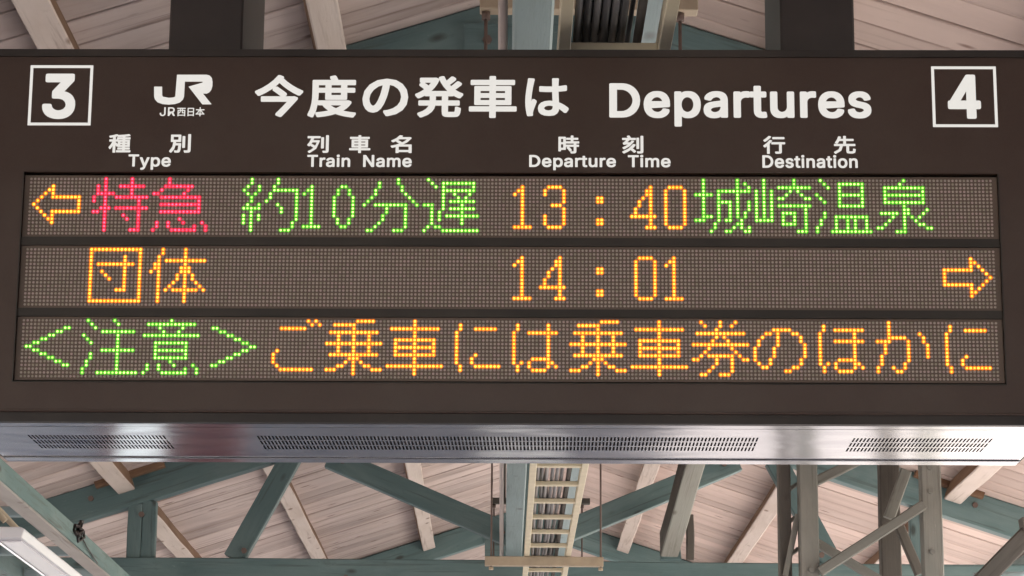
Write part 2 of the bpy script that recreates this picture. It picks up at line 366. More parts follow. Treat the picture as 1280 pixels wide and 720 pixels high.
# old iron clamp on the eaves beam
c = empty('iron_clamp', (-2.25, 13.4, 3.55), 'small black twisted iron clamp fixed on the left green eaves beam', 'clamp')
for k in range(6):
    a = rnd.uniform(0, 6); q = Vector((-2.235, 13.35 + .03 * k, 3.535 + rnd.uniform(-.03, .035)))
    tube('iron_loop', [q + Vector((.012 * math.sin(j * 1.3), .035 * math.cos(j * 1.1 + a), .03 * math.sin(j * 1.1 + a))) for j in range(6)], .008, m_iron, c, 6)
tube('iron_wire', [(-2.238, 13.5, 3.52), (-2.236, 13.7, 3.49), (-2.24, 13.95, 3.47), (-2.238, 14.1, 3.455)], .004, m_iron, c, 6)

# cable ladder
t = empty('cable_ladder', (.237, 6, 3.47), 'cream cable ladder running away under the ridge', 'cable ladder')
for x in (.127, .350):
    bm = bmesh.new(); box(bm, -.014, .014, -1.4, 24, -.002, .05); box(bm, (-.014 if x < .2 else -.004), (.004 if x < .2 else .014), -1.4, 24, .048, .052)
    bmesh.ops.bevel(bm, geom=bm.edges[:], offset=.002, segments=1, affect='EDGES')
    link('side_rail', mesh_of(bm, 'side_rail', m_cream), t, Matrix.Translation((x - .237, 0, 0)))
rung = boxmesh('rung', (-.099, .099, -.022, .022, .003, .022), m_cream, .002)
for k in range(51):
    y = 5.49 - 1.0 + .5 * k - 6 - .03
    if y > 23.9: break
    link('rung', rung, t, Matrix.Translation((0, y, 0)))
cols = [.154, .174, .194, .214, .234, .254, .163, .186, .205, .226, .247, .272]
for i, x in enumerate(cols):
    low = i < 6; r = .0085 if low else rnd.choice([.005, .006, .0065]); pts = [(x, 2.2, 3.505), (x, 5.0, 3.505)]; y = 5.5; ph = rnd.uniform(0, 6)
    amp = .004 if low else .014
    while y < 29.5:
        q = x + (amp * math.sin(y * .8 + ph) + rnd.uniform(-.003, .003)) * min(1, (y - 5) / 3)
        pts.append((min(.325, max(.146, q)), y, 3.493 + r + (0 if low else .014 + (i % 3) * .009))); y += .55
    if not low: pts[0] = (x, 2.2, 3.52); pts[1] = (x, 5.0, 3.52)
    o = tube('cable', pts, r, m_cab[(i * 7) % 4], None, 7)
    tag(o, 'one of the cables lying in a bundle on the rungs of the cable ladder', 'cable', 'cables on the cable ladder')
o = tube('cable', [(.292, 2.2, 3.505), (.291, 9, 3.505), (.287, 18, 3.505), (.289, 29, 3.505)], .010, m_brownwood, None, 8)
tag(o, 'thick brown cable lying alone at the right of the bundle on the ladder', 'cable')
for i in range(1):
    pts = [(.20 + .02 * i, 5.40, 3.50), (.26 + .02 * i, 5.15, 3.55), (.30 + .012 * i, 4.7, 3.56)]
    o = tube('slack_cable', pts, .005, m_cab[3], None, 7)
    tag(o, 'dark slack cable slanting across the ladder above the sign board', 'cable')

# hangers of the ladder
for Y, lab in ((7.4, 'above the sign board'), (10.2, 'hidden behind the sign board'), (13.8, 'at the bottom centre of the view'), (17.1, 'behind the middle truss')):
    t = empty('ladder_hanger', (.22, Y, 3.44), 'rods and crossbar holding the cable ladder, ' + lab, 'hanger', 'rod hangers of the cable ladder')
    link('crossbar', boxmesh('crossbar', (-.32, .32, -.025, .025, -.024, .026), m_bar, .003), t)
    link('upper_bar', boxmesh('upper_bar', (-.305, .36, -.03, .03, .83, .868), m_bar if Y < 8 else m_brownwood, .003), t)
    for x in (-.286, .306):
        tube('rod', [(.22 + x, Y, 3.40), (.22 + x, Y, 4.28)], .0055, m_rod, t)
        tube('nut', [(.22 + x, Y, 4.245), (.22 + x, Y, 4.268)], .015, m_rod, t, 6)
        tube('nut', [(.22 + x, Y, 3.395), (.22 + x, Y, 3.41)], .014, m_bar, t, 6)
        timber('drop_post', (.22 + x * .8, Y + .01, 4.31), (.22 + x * .8, Y + .01, roof_z(.22 + x * .8)), .04, .04, m_brownwood, t)

# depth brace and stub at the middle truss
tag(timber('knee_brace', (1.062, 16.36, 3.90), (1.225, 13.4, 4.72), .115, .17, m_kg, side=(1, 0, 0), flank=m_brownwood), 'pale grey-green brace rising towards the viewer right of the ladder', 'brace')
tag(timber('packing_block', (1.075, 16.395, 3.803), (1.075, 16.395, 3.93), .13, .075, m_teal, side=(1, 0, 0), seg=2), 'green packing block on the tie beam at the foot of the pale brace', 'block')
tag(timber('stub_post', (1.19, 16.28, 3.79), (1.19, 16.28, 4.08), .05, .04, m_brownwood, side=(1, 0, 0)), 'short brown stub post standing at the foot of the pale brace', 'post')

# braced timber frame, right
t = empty('braced_post_frame', (1.85, 13.3, 0), 'tall frame of grey weathered posts and crossed braces, lower right', 'post frame')
def post(x, y, wd, dp, mat, z1=None, name='post', parent=t):
    return timber(name, (x, y, 0), (x, y, roof_z(x) - .01 if z1 is None else z1), wd, dp, mat, parent, side=(1, 0, 0), seg=14, wob=.002)
post(1.468, 13.30, .062, .11, m_brownwood); post(1.578, 13.2, .096, .11, m_greywood)
post(2.219, 13.2, .104, .10, m_greywood); post(2.085, 13.75, .108, .10, m_brownwood)
for k in range(3): timber('spacer', (1.495, 13.28, 3.42 + k * .17), (1.535, 13.28, 3.45 + k * .17), .03, .02, m_greywood, t)
def br(x0, z0, x1, z1, y, wd, dp, mat): timber('brace', (x0, y, z0), (x1, y, z1), wd, dp, mat, t, side=(0, 1, 0), wob=.002)
br(1.625, 3.31, 2.17, 3.66, 13.13, .05, .052, m_greywood)
br(1.60, 3.51, 2.12, 3.20, 13.33, .05, .045, m_greywood)
br(1.62, 3.80, 1.90, 3.94, 13.30, .05, .05, m_greywood)
br(2.10, 3.60, 2.20, 3.35, 13.5, .05, .05, m_brownwood)
br(2.06, 3.66, 2.16, 3.92, 13.6, .05, .06, m_greywood)
br(1.46, 3.30, 1.53, 3.62, 13.22, .03, .03, m_greywood)
for z in (3.735, 3.86, 3.42):
    tube('bolt', [(2.212, 13.16, z), (2.212, 13.14, z)], .014, m_greywood, t, 8)
tube('bolt', [(1.585, 13.15, 3.32), (1.585, 13.13, 3.32)], .014, m_greywood, t, 8)
b1 = tag(timber('brown_strut', (2.26, 12.6, 3.10), (2.66, 12.6, 3.50), .09, .09, m_brownwood, side=(0, 1, 0)), 'thick brown slanting strut in the lower right corner', 'strut')
tag(timber('strut_head', (2.56, 12.58, 3.475), (2.95, 12.58, 3.53), .10, .07, m_brownwood, side=(0, 1, 0)), 'brown block at the head of the slanting corner strut', 'block')
t = empty('teal_pipe_run', (3.3, 17, 3.6), 'pale teal pipes running level in the lower right corner', 'pipe')
tube('pipe', [(2.85, 15.5, 3.60), (3.6, 15.5, 3.62)], .022, m_ltteal, t); tube('pipe', [(2.95, 15.3, 3.50), (3.6, 15.3, 3.55)], .016, m_ltteal, t)

# made-up stand-ins on the platform beyond, added to be mirrored in the steel underside
def stand_in(x0, x1, y, h, col, front, es, wx0_, wx1_, label):
    t = empty('reflection_box', ((x0 + x1) / 2, y, 0), label, 'reflection stand-in'); wd = (x1 - x0) / 2
    link('cabinet', boxmesh('cabinet', (-wd, wd, .02, .7, .05, h), plain('box_enamel', col, .35), .01), t)
    link('glow_panel', boxmesh('glow_panel', (wx0_, wx1_, .0, .018, .25, h - .1), plain('added_glow', front, .2, emit=front, es=es)), t)  # glowing front added to put a bright patch into the steel
    link('plinth', boxmesh('plinth', (-wd + .02, wd - .02, .06, .66, 0, .05), m_iron), t)
stand_in(-2.66, -1.76, 16.6, 1.85, (.13, .035, .042), (.8, .85, .85), .20, -.33, -.03, 'dark red box with a glowing front, added below the view for the steel to mirror')

t = empty('reflection_panel', (.12, 17, 0), 'white panel on legs, added below the view for the steel to mirror', 'notice stand')
link('panel', boxmesh('panel', (-.28, .28, -.03, .03, .5, 1.9), plain('panel_white', (.75, .74, .72), .5), .006), t)
for x in (-.24, .24): link('leg', boxmesh('leg', (x - .02, x + .02, -.02, .02, 0, .5), m_iron), t)  # unseen white panel added to brighten the middle of the steel
t = empty('light_blocker', (-9.5, 0, -.95), 'unseen wall added beyond the left track to dim the near roof', 'light blocker')
link('wall', boxmesh('wall', (-.2, 0, -30, 30, 0, 6.5), plain('blocker_render', (.30, .28, .26), .8, noise=.15, nscale=1)), t)  # unseen wall added to cut side light on the near roof
t = empty('light_blocker', (6.5, -12, -.95), 'unseen wall added beyond the right track, behind the viewer, to dim the near roof', 'light blocker')
link('wall', boxmesh('wall', (0, .2, -20, 17, 0, 6.5), plain('blocker_render', (.30, .28, .26), .8, noise=.15, nscale=1)), t)  # same kind of added wall, blocking light from the near right
# ------------------------------------------------------------ departure board
BO = Vector((-1.0133, 5.2610, 3.1133))
board = empty('departure_board', BO, 'wide dark brown station departure board with three rows of lit LED text', 'departure board', rz=R(-1.183))
X0, X1, ZT, ZB, DY = -.125, 2.159, .283, -.527, .4735
F = -.008                                              # front face
wx0, wx1, wz1, wz0 = -.014, 2.054, .0135, -.4415       # window
def part(name, bm, mats, kind=None, parent=board, smooth=False): return link(name, mesh_of(bm, name, mats), parent, None, kind)
bm = bmesh.new()
box(bm, X0, X1, F, .014, wz1, ZT - .012); box(bm, X0, X1, F, .014, ZB + .024, wz0)
box(bm, X0, wx0, F, .014, wz0, wz1); box(bm, wx1, X1, F, .014, wz0, wz1)
part('front_frame', bm, m_face)
bm = bmesh.new()                                       # trims: top cap, bottom roll, window bead
box(bm, X0 - .003, X1 + .003, F - .005, .05, ZT - .0118, ZT + .004)
part('top_trim', bm, m_dark)
bm = bmesh.new()
box(bm, X0, X1, F - .004, .014, ZB + .0195, ZB + .0238)
bm2 = bmesh.new(); box(bm2, X0, X1, F + .003, .014, ZB, ZB + .0193); part('lower_lip', bm2, m_dark)  # lower lip's darker enamel stands in for shade on the set-back strip
bmesh.ops.bevel(bm, geom=[e for e in bm.edges], offset=.0012, segments=1, affect='EDGES')
part('bottom_trim', bm, m_face)
bm = bmesh.new()
box(bm, wx0 - .0025, wx0, F - .0015, .012, wz0, wz1); box(bm, wx1, wx1 + .0025, F - .0015, .012, wz0, wz1)
box(bm, wx0 - .0025, wx1 + .0025, F - .0015, .012, wz0 - .0025, wz0 - .0002)
part('window_bead', bm, m_band)
bm = bmesh.new()                                       # cabinet shell
box(bm, X0, X0 + .004, .0145, DY, ZB + .001, ZT); box(bm, X1 - .004, X1, .0145, DY, ZB + .001, ZT)
box(bm, X0 + .004, X1 - .004, DY - .004, DY, ZB + .001, ZT); box(bm, X0 + .004, X1 - .004, .0505, DY - .004, ZT - .004, ZT)
part('cabinet', bm, m_dark)
ROWZ = [0, -.1551, -.3095]
for k in range(2):
    bm = bmesh.new(); zt = ROWZ[k] - .1285; zb = ROWZ[k+1] + .0085
    box(bm, wx0, wx1, -.0035, .012, zb, zt); part('divider', bm, m_band)

# lettering --------------------------------------------------
# outlines of the Latin letters and digits (thousandths of the type size): advance, points, triangles
GL = {
 'e': (404, '212 -8 177 -5 145 3 117 16 92 35 72 58 56 85 44 116 37 150 34 187 36 224 44 258 55 290 71 317 91 340 115 359 142 373 172 382 205 384 226 383 246 380 266 374 285 366 303 355 319 341 334 324 347 305 357 282 365 256 370 227 371 194 371 169 75 169 75 221 338 221 310 202 308 226 304 248 298 269 288 286 277 301 263 314 246 323 227 328 205 330 183 328 164 323 146 313 131 301 119 286 109 270 102 251 97 231 96 211 96 178 98 151 102 127 110 106 121 88 135 73 151 61 169 53 190 48 212 46 227 47 241 49 254 53 265 58 276 65 285 73 294 82 300 93 306 105 365 91 358 72 348 55 335 39 320 26 302 14 283 4 261 -3 237 -7', '17 19 18 17 20 19 16 20 17 16 21 20 16 22 21 15 22 16 15 23 22 14 23 15 14 24 23 14 25 24 13 45 14 45 44 14 44 25 14 43 25 44 42 25 43 13 46 45 42 26 25 41 26 42 13 47 46 12 47 13 40 26 41 12 48 47 40 27 26 39 27 40 12 49 48 11 49 12 11 50 49 38 27 39 38 28 27 11 51 50 37 28 38 10 51 11 37 29 28 10 52 51 36 29 37 10 33 52 33 53 52 36 34 29 34 30 29 35 34 36 9 33 10 9 32 33 53 34 33 53 30 34 54 30 53 54 31 30 8 32 9 55 31 54 8 31 32 8 55 31 8 56 55 7 56 8 7 57 56 6 57 7 6 58 57 71 73 72 70 73 71 70 74 73 6 59 58 5 59 6 69 74 70 5 60 59 68 74 69 68 75 74 67 75 68 5 61 60 66 75 67 4 61 5 66 76 75 4 62 61 65 76 66 64 76 65 4 63 62 63 76 64 4 76 63 4 77 76 3 77 4 3 78 77 2 78 3 2 79 78 2 80 79 1 80 2 1 81 80 0 81 1'),
 'p': (424, '53 -143 53 379 112 379 112 319 118 319 123 327 130 336 137 346 147 355 158 364 171 373 188 379 207 383 229 384 259 382 287 374 313 361 335 342 354 320 370 293 381 261 388 227 390 189 388 151 381 116 370 84 355 57 336 34 313 16 288 3 260 -6 229 -8 208 -7 189 -3 173 4 159 12 147 21 138 31 130 41 124 50 118 59 114 59 114 -143 220 47 242 49 262 55 279 66 294 80 306 97 316 117 323 139 327 163 328 189 327 215 323 239 316 261 307 281 295 298 280 311 262 322 243 328 220 330 198 328 178 322 161 312 147 299 134 282 125 263 118 241 114 216 113 189 114 162 118 138 125 115 135 95 147 78 162 65 179 55 198 49', '12 14 13 11 14 12 11 15 14 0 2 1 0 3 2 10 15 11 10 16 15 9 16 10 8 16 9 8 17 16 7 17 8 6 17 7 6 61 17 61 18 17 5 61 6 5 62 61 60 18 61 5 63 62 59 18 60 4 63 5 4 64 63 58 18 59 58 19 18 0 4 3 0 68 4 68 67 4 67 66 4 66 65 4 65 64 4 57 19 58 56 19 57 56 20 19 55 20 56 55 21 20 54 21 55 0 69 68 53 21 54 53 22 21 0 70 69 52 22 53 0 71 70 51 22 52 51 23 22 50 23 51 0 72 71 50 24 23 49 24 50 0 73 72 48 24 49 48 25 24 0 41 73 41 74 73 47 25 48 41 75 74 47 26 25 46 26 47 41 76 75 45 26 46 41 40 76 40 77 76 0 42 41 39 77 40 45 27 26 44 27 45 39 78 77 38 78 39 43 27 44 38 43 78 38 27 43 37 27 38 37 28 27 36 28 37 35 28 36 35 29 28 34 29 35 33 29 34 33 30 29 32 30 33 32 31 30'),
 'a': (389, '160 -9 137 -7 115 -3 94 5 76 15 60 29 48 45 38 63 32 84 30 108 32 128 36 146 43 161 53 174 64 184 78 193 92 200 108 206 125 211 143 214 161 217 178 220 200 223 218 225 234 227 247 229 257 231 265 235 271 240 274 246 276 255 276 257 275 272 272 285 267 297 260 307 251 315 240 322 227 327 212 330 196 331 178 330 163 327 149 322 137 316 127 309 118 301 110 292 104 283 100 274 41 291 51 313 64 331 79 346 95 358 114 368 133 375 153 380 173 383 194 384 208 384 223 382 239 379 255 375 271 369 286 360 300 350 312 336 322 320 330 301 335 278 337 251 337 0 277 0 277 52 272 52 267 43 260 34 252 25 242 16 229 8 215 1 199 -4 181 -7 170 45 192 47 211 51 228 59 242 68 254 80 263 93 270 108 274 122 276 138 276 190 272 187 267 184 259 182 251 180 241 178 231 176 221 174 210 173 200 171 191 170 182 169 175 168 161 166 147 163 134 159 122 153 112 147 103 139 97 130 93 118 92 105 93 93 96 82 102 72 109 64 119 57 130 52 142 48 156 46', '58 60 59 58 61 60 57 61 58 57 62 61 56 62 57 56 63 62 55 63 56 55 64 63 55 65 64 54 65 55 54 66 65 53 66 54 53 67 66 52 67 53 52 40 67 40 39 67 39 68 67 51 41 52 41 40 52 51 42 41 38 68 39 51 43 42 37 68 38 51 44 43 36 68 37 36 69 68 51 45 44 35 69 36 50 45 51 50 46 45 34 69 35 34 70 69 50 47 46 33 70 34 50 48 47 49 48 50 32 70 33 32 71 70 31 71 32 30 71 31 29 71 30 29 72 71 28 72 29 27 72 28 26 94 27 94 72 27 25 94 26 24 94 25 23 94 24 22 94 23 21 94 22 20 94 21 19 94 20 18 94 19 17 94 18 16 94 17 15 94 16 14 94 15 14 95 94 93 72 94 14 96 95 14 97 96 13 97 14 13 98 97 13 99 98 13 100 99 13 101 100 13 102 101 12 102 13 12 103 102 12 104 103 12 105 104 12 106 105 12 107 106 12 108 107 12 109 108 11 109 12 11 110 109 11 111 110 11 112 111 10 112 11 10 113 112 92 72 93 10 114 113 9 114 10 91 72 92 9 115 114 8 115 9 90 72 91 8 116 115 89 72 90 8 117 116 7 117 8 7 118 117 88 74 89 74 72 89 7 119 118 87 74 88 7 120 119 6 120 7 86 75 87 75 74 87 6 121 120 6 122 121 86 76 75 73 72 74 85 76 86 6 123 122 84 76 85 6 84 123 6 76 84 5 76 6 5 77 76 5 78 77 4 78 5 4 79 78 4 80 79 3 80 4 3 81 80 2 81 3 2 82 81 1 82 2 1 83 82 0 83 1'),
 'r': (259, '53 0 53 379 112 379 112 321 115 321 124 339 137 354 152 367 171 377 191 383 213 385 218 385 223 385 229 384 235 384 240 384 243 384 243 322 241 323 236 324 230 324 223 325 215 326 207 326 190 324 174 321 159 315 146 306 135 296 126 284 119 269 115 254 114 237 114 0', '9 11 10 9 12 11 9 13 12 9 14 13 9 15 14 9 16 15 9 17 16 8 17 9 0 2 1 0 3 2 7 17 8 6 17 7 5 19 6 19 18 6 18 17 6 4 23 5 23 22 5 22 21 5 21 20 5 20 19 5 4 24 23 4 25 24 0 4 3 0 31 4 31 30 4 30 29 4 29 28 4 28 27 4 27 26 4 26 25 4 0 32 31 0 33 32'),
 't': (227, '204 379 204 327 6 327 6 379 65 471 126 471 126 98 127 83 130 70 136 61 144 55 156 51 170 50 175 50 180 50 185 51 191 52 197 53 202 54 213 2 207 0 200 -2 192 -3 184 -3 176 -4 168 -4 138 -1 113 7 92 21 77 41 68 64 65 93', '31 5 4 31 6 5 2 0 3 2 1 0 31 7 6 30 7 31 30 8 7 30 9 8 29 9 30 29 10 9 29 11 10 17 19 18 16 19 17 15 19 16 29 12 11 14 19 15 13 19 14 12 19 13 29 19 12 28 19 29 27 19 28 26 19 27 26 20 19 26 21 20 25 21 26 25 22 21 25 23 22 25 24 23'),
 'u': (410, '182 -5 158 -3 135 2 115 11 97 23 82 39 69 59 60 82 54 109 53 139 53 379 114 379 114 144 116 117 124 94 137 75 154 61 175 53 200 50 218 51 234 55 249 62 263 71 274 83 283 97 290 113 295 132 296 153 296 379 357 379 357 0 298 0 298 92 307 92 294 60 277 35 257 17 234 5 209 -3', '9 11 10 9 12 11 27 29 28 27 30 29 26 30 27 9 13 12 8 13 9 25 33 26 33 30 26 8 14 13 24 33 25 7 14 8 23 32 24 32 33 24 7 15 14 23 34 32 34 31 32 34 30 33 22 34 23 6 15 7 6 16 15 21 34 22 20 34 21 6 17 16 20 35 34 31 30 34 5 17 6 19 35 20 5 18 17 18 35 19 5 35 18 4 35 5 4 36 35 3 36 4 3 37 36 2 37 3 2 38 37 1 38 2 1 0 38'),
 's': (365, '182 -8 157 -7 133 -3 112 3 93 12 76 24 62 38 50 54 41 73 36 94 94 107 101 87 111 72 124 60 141 52 160 47 181 45 206 47 227 53 244 62 258 74 265 88 268 103 266 115 262 126 254 136 243 144 229 150 212 155 149 170 118 180 92 192 72 208 58 227 50 249 47 274 49 295 55 314 65 332 79 347 95 360 115 370 137 378 161 383 187 384 212 383 234 379 254 372 271 363 286 352 299 339 309 324 318 308 324 290 268 277 262 291 254 304 243 316 228 325 210 331 187 333 166 331 147 326 131 317 119 305 111 292 109 277 110 264 115 253 124 243 136 235 152 229 172 223 229 209 261 200 287 187 306 171 320 153 328 131 331 107 329 85 323 65 312 47 298 31 281 18 260 6 236 -2 210 -7', '43 45 44 43 46 45 42 46 43 42 47 46 41 47 42 41 48 47 40 48 41 40 49 48 39 49 40 39 50 49 38 50 39 38 60 50 60 51 50 38 61 60 59 51 60 37 61 38 37 62 61 58 51 59 37 63 62 57 51 58 57 52 51 37 64 63 56 52 57 36 64 37 56 53 52 36 65 64 55 53 56 35 65 36 35 66 65 54 53 55 35 67 66 34 67 35 34 68 67 34 69 68 33 69 34 33 70 69 33 71 70 33 72 71 32 72 33 32 73 72 32 74 73 31 74 32 31 75 74 30 75 31 30 76 75 29 76 30 29 77 76 28 77 29 27 77 28 27 78 77 26 78 27 25 78 26 24 78 25 24 79 78 23 79 24 22 79 23 9 11 10 22 80 79 21 80 22 8 11 9 20 80 21 8 12 11 20 81 80 19 81 20 7 12 8 7 13 12 19 82 81 18 82 19 7 14 13 6 14 7 17 82 18 6 15 14 16 82 17 16 83 82 6 16 15 6 83 16 5 83 6 5 84 83 4 84 5 4 85 84 3 85 4 3 86 85 2 86 3 2 87 86 1 87 2 1 0 87'),
 'T': (449, '32 452 32 509 417 509 417 452 257 452 257 0 193 0 193 452', '0 2 1 0 3 2 7 3 0 6 4 7 4 3 7 6 5 4'),
 'y': (389, '47 -139 61 -86 71 -87 83 -89 94 -90 104 -89 113 -86 122 -81 130 -74 138 -64 145 -51 151 -36 163 -1 17 379 84 379 165 155 173 132 180 109 187 87 193 64 199 42 206 21 184 21 190 42 196 64 202 87 209 110 216 132 224 155 305 379 371 379 204 -58 196 -77 187 -93 177 -107 165 -119 153 -128 139 -136 125 -141 109 -144 91 -145 82 -145 73 -144 65 -143 57 -142 52 -140', '12 14 13 12 15 14 28 30 29 28 31 30 12 16 15 27 31 28 26 31 27 12 17 16 25 21 26 21 31 26 12 18 17 24 21 25 12 19 18 23 20 24 20 21 24 12 23 19 23 20 19 12 22 23 12 21 22 12 31 21 11 31 12 10 31 11 9 31 10 9 32 31 8 32 9 7 32 8 7 33 32 6 33 7 0 2 1 5 33 6 0 3 2 4 33 5 0 4 3 0 33 4 0 34 33 0 35 34 0 36 35 0 37 36 0 38 37 45 38 0 44 38 45 44 39 38 43 39 44 42 39 43 42 40 39 41 40 42'),
 'i': (167, '84 443 73 444 63 448 54 455 47 463 43 472 41 483 43 494 47 504 54 512 63 518 73 522 84 524 95 522 105 518 114 512 121 504 125 494 126 483 125 472 121 463 114 455 105 448 95 444 53 0 53 379 114 379 114 0', '24 26 25 24 27 26 11 13 12 10 13 11 10 14 13 9 14 10 9 15 14 8 15 9 8 16 15 7 16 8 7 17 16 6 17 7 6 18 17 5 18 6 5 19 18 4 19 5 4 20 19 3 20 4 3 21 20 2 21 3 2 22 21 1 22 2 1 23 22 0 23 1'),
 'n': (410, '114 227 114 0 53 0 53 379 112 379 112 287 102 287 116 319 132 344 152 362 175 374 200 382 227 384 252 383 275 377 295 369 313 356 328 340 341 321 350 298 355 271 357 240 357 0 296 0 296 235 293 263 286 286 273 304 256 318 235 326 210 329 192 328 176 324 161 317 147 308 136 297 126 283 119 266 115 248', '11 13 12 11 14 13 10 14 11 2 4 3 2 6 4 6 5 4 10 15 14 9 15 10 9 16 15 8 16 9 8 17 16 7 31 8 31 17 8 31 30 17 30 18 17 29 18 30 7 32 31 28 18 29 7 33 32 28 19 18 6 33 7 27 19 28 6 34 33 6 35 34 26 19 27 26 20 19 6 36 35 2 37 6 37 36 6 25 20 26 25 21 20 2 38 37 24 21 25 2 0 38 24 22 21 23 22 24 2 1 0'),
 'N': (523, '60 0 60 509 136 509 343 183 349 174 355 163 363 151 371 137 379 122 388 107 396 90 405 73 414 55 405 54 403 72 402 90 401 108 400 126 399 142 399 157 399 171 399 184 399 195 399 509 463 509 463 0 387 0 202 290 194 303 186 317 177 331 168 346 159 363 148 381 136 402 123 425 108 452 119 454 120 429 121 406 122 384 123 363 124 345 124 328 125 313 125 301 125 291 125 0', '0 36 1 36 2 1 36 37 2 37 3 2 22 24 23 22 25 24 38 3 37 0 38 36 38 35 36 0 39 38 35 3 38 34 3 35 0 40 39 33 3 34 0 41 40 32 3 33 0 42 41 31 3 32 30 3 31 0 43 42 29 3 30 0 44 43 28 3 29 0 45 44 27 3 28 0 46 45 0 47 46 26 3 27 21 25 22 20 25 21 26 4 3 26 5 4 19 25 20 26 6 5 18 25 19 26 7 6 17 25 18 26 8 7 16 25 17 26 9 8 15 25 16 26 10 9 14 11 15 11 25 15 26 14 10 14 11 10 12 25 11 26 13 14 13 25 12 26 25 13'),
 'm': (610, '53 0 53 379 112 379 112 295 108 295 114 314 122 331 132 346 144 358 158 368 172 376 187 382 203 385 219 386 245 383 268 375 287 361 303 342 314 320 321 295 312 295 318 312 326 329 337 343 350 356 364 366 381 375 398 381 417 385 437 386 458 385 478 380 497 372 514 361 529 346 541 328 550 307 555 283 557 255 557 0 496 0 496 254 493 279 485 298 473 313 456 323 438 329 419 330 402 329 387 326 374 320 363 312 353 302 345 290 340 277 336 263 335 247 335 0 274 0 274 260 272 280 265 297 253 311 238 322 220 328 199 330 185 329 171 326 158 320 145 312 135 302 126 289 119 274 115 257 114 238 114 0', '12 14 13 28 30 29 11 14 12 27 30 28 27 31 30 11 15 14 10 15 11 26 31 27 26 32 31 0 2 1 0 4 2 4 3 2 9 15 10 25 32 26 9 16 15 25 33 32 8 16 9 24 33 25 8 17 16 24 34 33 7 17 8 23 34 24 23 35 34 6 17 7 22 47 23 47 35 23 6 65 17 65 18 17 5 66 6 66 65 6 64 18 65 22 48 47 46 35 47 5 67 66 22 49 48 21 49 22 45 35 46 45 36 35 63 18 64 5 68 67 21 50 49 44 36 45 62 18 63 5 69 68 62 19 18 21 51 50 4 69 5 43 36 44 20 51 21 4 70 69 20 52 51 61 19 62 43 37 36 20 53 52 4 71 70 42 37 43 60 20 61 20 19 61 0 72 4 72 71 4 60 53 20 60 54 53 42 38 37 59 54 60 41 38 42 59 55 54 0 73 72 59 56 55 58 56 59 0 74 73 41 39 38 40 39 41 58 57 56 0 75 74'),
 'o': (415, '207 -8 174 -5 144 3 117 16 93 35 72 58 56 85 44 116 37 150 34 187 37 225 44 260 56 291 72 318 93 341 117 360 144 374 174 382 207 384 241 382 271 374 299 360 323 341 343 318 359 291 371 260 379 225 381 187 379 150 371 116 359 85 343 58 323 35 299 16 271 3 241 -5 207 46 231 49 252 55 270 66 285 80 298 97 307 117 314 139 318 163 319 187 318 212 314 236 307 258 298 278 285 296 270 310 252 321 231 328 207 330 184 328 163 321 145 310 130 296 118 278 108 258 102 236 98 212 96 187 98 163 102 139 108 117 118 97 130 80 145 66 163 55 184 49', '17 19 18 16 19 17 16 20 19 15 20 16 15 21 20 14 21 15 14 22 21 13 22 14 13 54 22 54 23 22 13 55 54 53 23 54 13 56 55 52 23 53 13 57 56 51 23 52 12 57 13 51 24 23 12 58 57 50 24 51 12 59 58 49 24 50 11 59 12 49 25 24 11 60 59 48 25 49 10 60 11 48 26 25 10 61 60 47 26 48 10 62 61 46 26 47 46 27 26 9 62 10 9 63 62 45 27 46 8 63 9 8 64 63 44 27 45 44 28 27 8 65 64 43 28 44 43 29 28 7 65 8 7 66 65 42 29 43 7 67 66 41 29 42 6 67 7 41 30 29 6 68 67 40 30 41 5 68 6 40 31 30 5 69 68 39 31 40 5 70 69 38 31 39 4 70 5 38 32 31 4 71 70 37 32 38 4 36 71 36 32 37 4 32 36 3 32 4 3 33 32 2 33 3 2 34 33 1 34 2 1 35 34 0 35 1'),
 'J': (396, '185 -7 143 -2 106 11 75 33 52 63 38 100 33 145 33 173 98 173 98 145 100 117 108 93 122 74 139 61 160 53 185 50 209 53 230 61 248 74 261 93 269 117 272 145 272 509 336 509 336 145 332 100 318 63 294 33 263 11 227 -2', '21 23 22 21 24 23 6 8 7 6 9 8 5 9 6 5 10 9 20 24 21 20 25 24 5 11 10 19 25 20 4 11 5 19 26 25 18 26 19 4 12 11 4 13 12 17 26 18 17 27 26 3 13 4 3 14 13 16 27 17 3 15 14 15 27 16 3 27 15 2 27 3 2 28 27 1 28 2 1 29 28 0 29 1'),
 'R': (449, '60 0 60 509 236 509 273 506 305 500 333 489 356 473 376 455 390 433 401 408 407 381 409 352 407 323 401 296 390 271 376 250 356 232 333 217 305 206 273 200 236 198 96 198 96 255 234 255 258 256 280 260 298 267 313 276 325 287 334 300 340 316 344 333 345 352 344 371 340 389 334 405 325 419 313 430 298 440 279 446 258 451 233 452 125 452 125 0 353 0 230 229 303 229 428 0', '0 22 1 22 42 1 42 2 1 42 3 2 42 4 3 42 5 4 42 6 5 42 7 6 42 41 7 41 40 7 40 8 7 22 43 42 39 8 40 38 8 39 37 8 38 37 9 8 36 9 37 35 9 36 35 10 9 34 10 35 33 10 34 33 11 10 32 11 33 31 11 32 31 12 11 30 12 31 30 13 12 29 13 30 28 13 29 28 14 13 27 14 28 26 14 27 26 15 14 25 15 26 24 15 25 23 15 24 0 21 22 43 23 22 43 45 23 45 15 23 45 16 15 45 46 16 46 17 16 43 20 45 20 44 45 47 17 46 18 47 17 19 47 18 20 47 19 0 20 21 0 43 20 44 47 20'),
